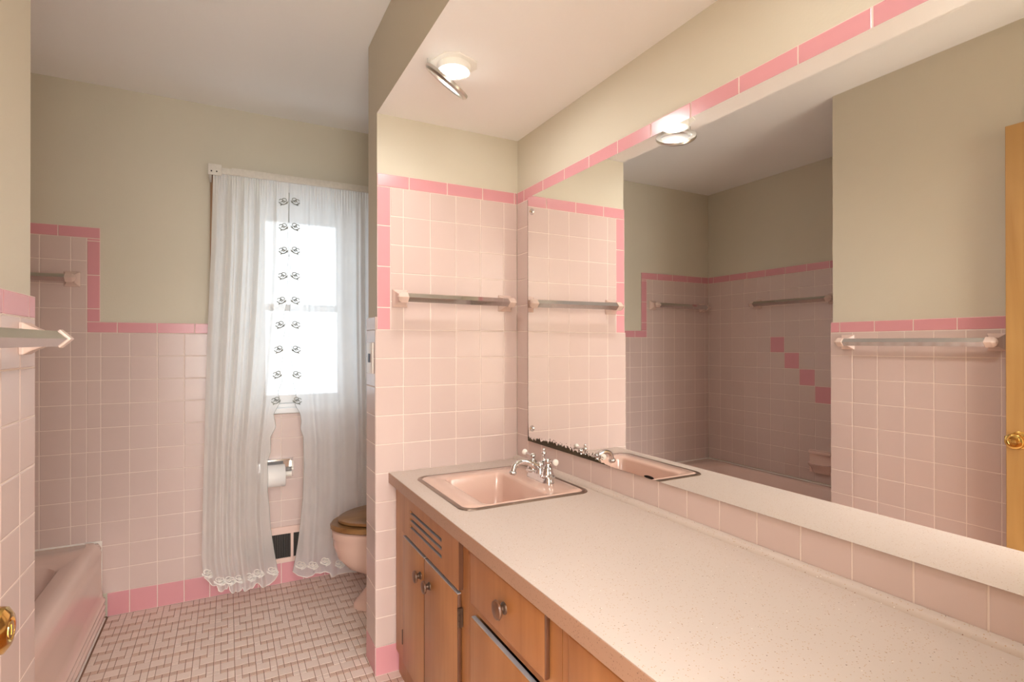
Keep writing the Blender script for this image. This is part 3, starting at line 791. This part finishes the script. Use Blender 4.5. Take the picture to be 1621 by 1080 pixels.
for k in range(len(zs_)-1):
    if MZ0+zs_[k+1] > MZ1: break
    b.face([(mx0-.0003, MY1, MZ0+zs_[k]), (mx0-.0003, MY1-w[k], MZ0+zs_[k]), (mx0-.0003, MY1-w[k+1], MZ0+zs_[k+1]), (mx0-.0003, MY1, MZ0+zs_[k+1])])
for k in range(60):                          # loose flecks
    yy = rnd.uniform(1.42, 1.90); hh = rnd.uniform(.02, .034)*(.6+.4*math.sin((MY1-yy)/.54*math.pi)); r_ = rnd.uniform(.0008, .0022)
    b.face([(mx0-.0004, yy+r_*math.cos(a)*1.5, MZ0+hh+r_*math.sin(a)) for a in (0, 1.2, 2.3, 3.3, 4.4, 5.3)])
b.done('decayed_edge', 'decay', mr)
for z in (1.80, .915):
    c_ = (mx0-.0005, 1.905, z)
    b = BM(); b.lathe(c_, (-1, 0, 0), [(0, .0125), (.003, .0125), (.006, .009), (.007, .004)], 12)
    cl = b.done('clip', 'clip', mr, smooth=40)
    b = BM(); b.lathe((c_[0]-.0068, c_[1], c_[2]), (-1, 0, 0), [(0, .0035), (.002, .003), (.0026, .001)], 10); b.done('clip_screw', 'clipc', cl, smooth=40)

# ------------------------------------------------------------------ ceiling lamp with its cover hanging open
LX, LY = .631, 1.583
lamp = thing('ceiling_light', (LX, LY, ZS), 'lit ceiling light with its round cover hanging open, in the low ceiling over the vanity', 'ceiling light')
b = BM(); R45 = Matrix.Rotation(math.radians(20), 3, 'Z')
def cut_sq(h, z):
    k = h*.45; pts = [(h, -h+k), (h, h-k), (h-k, h), (-h+k, h), (-h, h-k), (-h, -h+k), (-h+k, -h), (h-k, -h)]
    return [Vector((LX, LY, z))+R45 @ Vector((x, y, 0)) for x, y in pts]
b.loft([cut_sq(.066, ZS-.0002), cut_sq(.066, ZS-.004), cut_sq(.062, ZS-.006)], True); b.lathe((LX, LY, ZS-.005), (0, 0, -1), [(0, .053), (.0205, .0505)], 32)
b.done('pan', 'lampwhite', lamp, smooth=30)
b = BM(); b.lathe((LX, LY, ZS-.0145), (0, 0, -1), [(0, .0455), (.006, .045), (.011, .041), (.014, .032), (.015, .001)], 32); b.done('bulb', 'bulb', lamp, smooth=60)
LN = (Vector((-.417, .544, -.728))-.10*Vector((.323, .838, .441))).normalized(); LC = Vector((.612, 1.597, 2.0855))
b = BM(); b.lathe(LC-LN*.004, LN, [(-.003, .060), (-.003, .0775), (.000, .0785), (.006, .0785), (.012, .073), (.013, .066), (.009, .060), (-.003, .060)], 48, caps=False)
cv = b.done('cover_ring', 'satin', lamp, smooth=35)
b = BM(); b.lathe(LC, LN, [(0, .060), (.003, .060)], 48); b.done('cover_lens', 'lens', cv, smooth=40)
upv = (Vector((0, 0, 1))-LN*LN.z).normalized(); sv = LN.cross(upv)
for k in (-1, 1):
    b = BM(); q = LC+upv*.050+sv*k*.055
    b.tube([q, Vector((q.x, q.y, ZS-.001))], .0018, 6); b.ball(q-LN*.004, .004, seg=8)
    b.done('hinge_wire', 'satin', lamp, smooth=50)
b = BM(); b.ball(LC+upv*-.0735-LN*.004, .0045, seg=10); b.done('catch_screw', 'satin', cv, smooth=50)

# the other lamp of the pair, nearer the door, above the picture
l2 = thing('ceiling_light', (LX, .56, ZS), 'second closed ceiling light in the low ceiling, nearer the doorway than the open one', 'ceiling light')
b = BM(); b.lathe((LX, .56, ZS-.0002), (0, 0, -1), [(0, .078), (.004, .078), (.010, .072), (.012, .056), (.009, .050)], 40); b.done('trim_ring', 'satin', l2, smooth=35)
b = BM(); b.lathe((LX, .56, ZS-.010), (0, 0, -1), [(0, .049), (.004, .046), (.009, .034), (.011, .001)], 32); b.done('lit_lens', 'bulb_b', l2, smooth=60)

# ------------------------------------------------------------------ toilet
TY = 2.64
wc = thing('toilet', (.78, TY, 0), 'pink toilet with worn wooden seat, half behind the partition wall', 'toilet')
def egg(cx, lf, lb, w, z, n=32):
    """oval with its long nose toward -x"""
    out = []
    for k in range(n):
        a = 2*math.pi*k/n; c, s = math.cos(a), math.sin(a)
        L = lf if c < 0 else lb
        out.append((cx+L*c, TY+w*s*(1-.10*max(0, -c)), z))
    return out
CX = .68
b = BM()
b.loft([egg(.70, .165, .20, .110, 0), egg(.70, .163, .20, .108, .018), egg(.71, .150, .19, .092, .040), egg(.715, .115, .18, .075, .085), egg(.715, .105, .18, .072, .125), egg(.71, .125, .19, .090, .155), egg(.695, .185, .21, .135, .195), egg(.685, .222, .22, .165, .250), egg(CX, .237, .225, .180, .310), egg(CX, .239, .225, .184, .345), egg(CX, .243, .225, .188, .350), egg(CX, .243, .225, .188, .380), egg(CX, .236, .22, .180, .386)], True)
b.done('bowl', 'porc', wc, smooth=45)
b = BM(); b.box(.875, 1.095, TY-.24, TY+.24, .36, .70, .02, seg=3); b.done('tank', 'porc', wc, smooth=50)
b = BM(); b.box(.865, 1.10, TY-.25, TY+.25, .70, .735, .012, seg=3); b.done('tank_lid', 'porc', wc, smooth=50)
b = BM(); b.loft([egg(CX, .242, .20, .186, .388), egg(CX, .250, .20, .193, .393), egg(CX, .251, .20, .194, .406), egg(CX, .244, .20, .187, .414)], True); b.done('seat', 'seatwood', wc, smooth=45)
b = BM(); b.loft([egg(CX+.005, .212, .185, .160, .4155), egg(CX+.005, .220, .19, .167, .420), egg(CX+.005, .220, .19, .167, .432), egg(CX+.005, .205, .185, .155, .439), egg(CX+.005, .12, .12, .09, .441)], True); b.done('seat_lid', 'seatwood', wc, smooth=45)
b = BM(); b.tube([(.872, TY-.19, .655), (.858, TY-.19, .655), (.852, TY-.16, .652), (.852, TY-.12, .648)], .006, 8); b.done('flush_lever', 'chrome', wc, smooth=50)

# ------------------------------------------------------------------ toilet paper holder and roll
TX, TZ, TYC = .215, .585, 3.0185
hd = thing('toilet_paper_holder', (.225, YB, .61), 'chrome toilet paper holder on the tile wall under the window', 'toilet paper holder')
b = BM(); b.box(.135, .310, YB-.004, YB-.0002, .560, .662, .0015); b.done('back_plate', 'chrome', hd)
for x in (.140, .297):
    b = BM(); b.loft([[(x, YB-.003, .575), (x, YB-.003, .662), (x, YB-.062, .655), (x, YB-.075, .610), (x, YB-.07, .578), (x, YB-.05, .572)], [(x+.009, YB-.003, .575), (x+.009, YB-.003, .662), (x+.009, YB-.062, .655), (x+.009, YB-.075, .610), (x+.009, YB-.07, .578), (x+.009, YB-.05, .572)]]); b.done('side_arm', 'chrome', hd)
b = BM(); b.box(.149, .297, YB-.030, YB-.003, .651, .662, .002); b.done('hood', 'chrome', hd)
b = BM(); b.lathe((.149, TYC, TZ+.0040), (1, 0, 0), [(0, .0136), (.148, .0136)], 24); b.done('roller', 'porcelain_w', hd, smooth=40)
b = BM(); b.lathe((.160, TYC, TZ), (1, 0, 0), [(0, .020), (0, .054), (.002, .056), (.103, .056), (.105, .054), (.105, .020), (0, .020)], 40, caps=False)
tp = b.done('toilet_paper_roll', ['paper'], origin=(.21, TYC, TZ-.056), smooth=40)
tag(tp, 'white toilet paper roll on the chrome holder under the window', 'toilet paper')
b = BM(); b.lathe((.1605, TYC, TZ), (1, 0, 0), [(0, .0186), (.104, .0186), (.104, .0198), (0, .0198)], 24, caps=False); b.done('core', 'card', tp, smooth=40)

# ------------------------------------------------------------------ floor register in the window wall
vt = thing('wall_vent', (.22, YB, .115), 'pink wall register with dark grille low on the tile below the window', 'vent')
b = BM(); vx0, vx1, vz0, vz1 = .045, .395, .112, .300
for bx in ((vx0, vx1, vz0, .136), (vx0, vx1, .262, vz1), (vx0, vx0+.03, .136, .262), (vx1-.03, vx1, .136, .262), (.298, .312, .136, .262), (.147, .161, .136, .262)): b.box(bx[0], bx[1], YB-.010, YB-.0005, bx[2], bx[3], .0012)
b.done('frame', 'ventp', vt)
b = BM(); b.box(vx0+.02, vx1-.02, YB-.0012, YB-.0006, .13, .27); b.done('duct_opening', 'dark', vt)
for (a, c) in ((.075, .147), (.161, .298), (.312, .365)):
    b = BM(); n_ = int((c-a)/.0082)
    for k in range(n_): xx = a+(k+.5)*(c-a)/n_; b.box(xx-.0017, xx+.0017, YB-.007, YB-.0015, .134, .264)
    b.done('grille', 'ventd', vt)

# ------------------------------------------------------------------ switch on the partition end
sw = thing('wall_switch', (XP, 2.122, 1.145), 'small cream wall switch with dark slot on the end of the partition', 'switch')
b = BM(); b.box(XP-.005, XP, 2.075, 2.170, 1.145, 1.265, .002); b.done('cover_plate', 'plate', sw, smooth=40)
b = BM(); b.box(XP-.0085, XP-.0045, 2.108, 2.136, 1.188, 1.222, .001); b.done('rocker', 'slot', sw)

# ------------------------------------------------------------------ open door leaf against the left wall
dr = thing('door', (-.3075, .51, 0), 'open honey wood door with brass knob against the near left wall', 'door')
b = BM(); b.box(-.325, -.290, .128, .888, .010, 2.045, .002); b.done('leaf', 'doorwood', dr)
ky, kz = .846, .915
for s in (1,):
    b = BM(); b.lathe((-.2902, ky, kz), (1, 0, 0), [(0, .031), (.003, .031), (.007, .024), (.010, .012), (.024, .011), (.030, .016), (.036, .0255), (.048, .0285), (.058, .026), (.063, .019), (.0635, .014), (.061, .012), (.061, .001)], 32)
    k = b.done('door_knob', 'brass', dr, smooth=40)
    b = BM(); b.lathe((-.2902+.0605, ky, kz), (1, 0, 0), [(0, .011), (.003, .010), (.0035, .001)], 20); b.box(-.2275, -.226, ky-.0015, ky+.0015, kz-.006, kz+.006); b.done('lock_button', 'brass', k, smooth=40)
b = BM(); b.box(-.3185, -.2965, .8875, .8895, .886, .944, .0006); b.done('latch_plate', 'knobm', dr)
b = BM(); b.box(-.313, -.302, .889, .897, .907, .923, .002); b.done('latch', 'brass', dr)
b = BM()
for z in (.25, 1.05, 1.82): b.lathe((-.288, .122, z), (0, 0, 1), [(0, .006), (.09, .006)], 10)
b.done('hinges', 'knobm', dr, smooth=40)
b = BM(); b.box(-.384+.0002, -.30, -.02, .10, 0, 2.09); b.box(.445, .47, -.02, .10, 0, 2.09); b.box(-.30, .445, -.02, .10, 2.065, 2.09); struct(b.done('trim_1', 'doorwood', origin=(0, .04, 0)))

# ------------------------------------------------------------------ light
W = bpy.data.worlds.new('daylight'); sc.world = W; W.use_nodes = True
bg = W.node_tree.nodes['Background']; bg.inputs[0].default_value = (.84, .93, 1.0, 1); bg.inputs[1].default_value = 1.9
def area(name, loc, rot, size, power, colr, sy=None):
    l = bpy.data.lights.new(name, 'AREA'); l.energy = power; l.color = colr; l.size = size
    if sy: l.shape = 'RECTANGLE'; l.size_y = sy
    o = bpy.data.objects.new(name, l); COL.objects.link(o); o.location = loc; o.rotation_euler = rot; return o
area('hall_ceiling_fill', (.12, -1.5, ZC-.03), (0, 0, 0), 2.0, 125, (.98, .985, 1), 2.6)  # added overhead fill through the doorway, not a known fixture
area('hall_back_fill', (.12, -2.95, 1.2), (math.radians(90), 0, 0), 1.6, 45, (.90, .95, 1), 1.7)  # added cool front fill; the hall wall has no window
pl = bpy.data.lights.new('window_portal', 'AREA'); pl.shape = 'RECTANGLE'; pl.size = WX1-WX0; pl.size_y = WZ1-WZ0; pl.cycles.is_portal = True
po = bpy.data.objects.new('window_portal', pl); COL.objects.link(po); po.location = ((WX0+WX1)/2, yb+.13, (WZ0+WZ1)/2); po.rotation_euler = (math.radians(-90), 0, 0)

# ------------------------------------------------------------------ camera
cd = bpy.data.cameras.new('camera'); co = bpy.data.objects.new('camera', cd); COL.objects.link(co)
cd.sensor_width = 36; cd.lens = 36*F/1621; cd.clip_start = .02
cd.shift_y = (CY-540)/1621
right = Vector((math.cos(YAW), -math.sin(YAW), 0)); fw = Vector((math.sin(YAW)*math.cos(PIT), math.cos(YAW)*math.cos(PIT), math.sin(PIT))); up = right.cross(fw)
r2 = right*math.cos(ROL)+up*math.sin(ROL)*0 ; 
mw = Matrix((right, up, -fw)).transposed().to_4x4(); mw = mw @ Matrix.Rotation(ROL, 4, 'Z'); mw.translation = (0, 0, CH)
co.matrix_world = mw
sc.camera = co
sc.view_settings.view_transform = 'Standard'; sc.view_settings.look = 'None'; sc.view_settings.gamma = 1; sc.view_settings.use_curve_mapping = False
sc.view_settings.exposure = 0.65
sc.cycles.use_denoising = True
sc.cycles.max_bounces = 12; sc.cycles.diffuse_bounces = 6; sc.cycles.glossy_bounces = 6; sc.cycles.transparent_max_bounces = 16
sc.cycles.sample_clamp_indirect = 6; sc.cycles.caustics_reflective = True; sc.cycles.caustics_refractive = False; sc.cycles.blur_glossy = .3
for o in sc.objects:
    if '_o' in o: del o['_o']
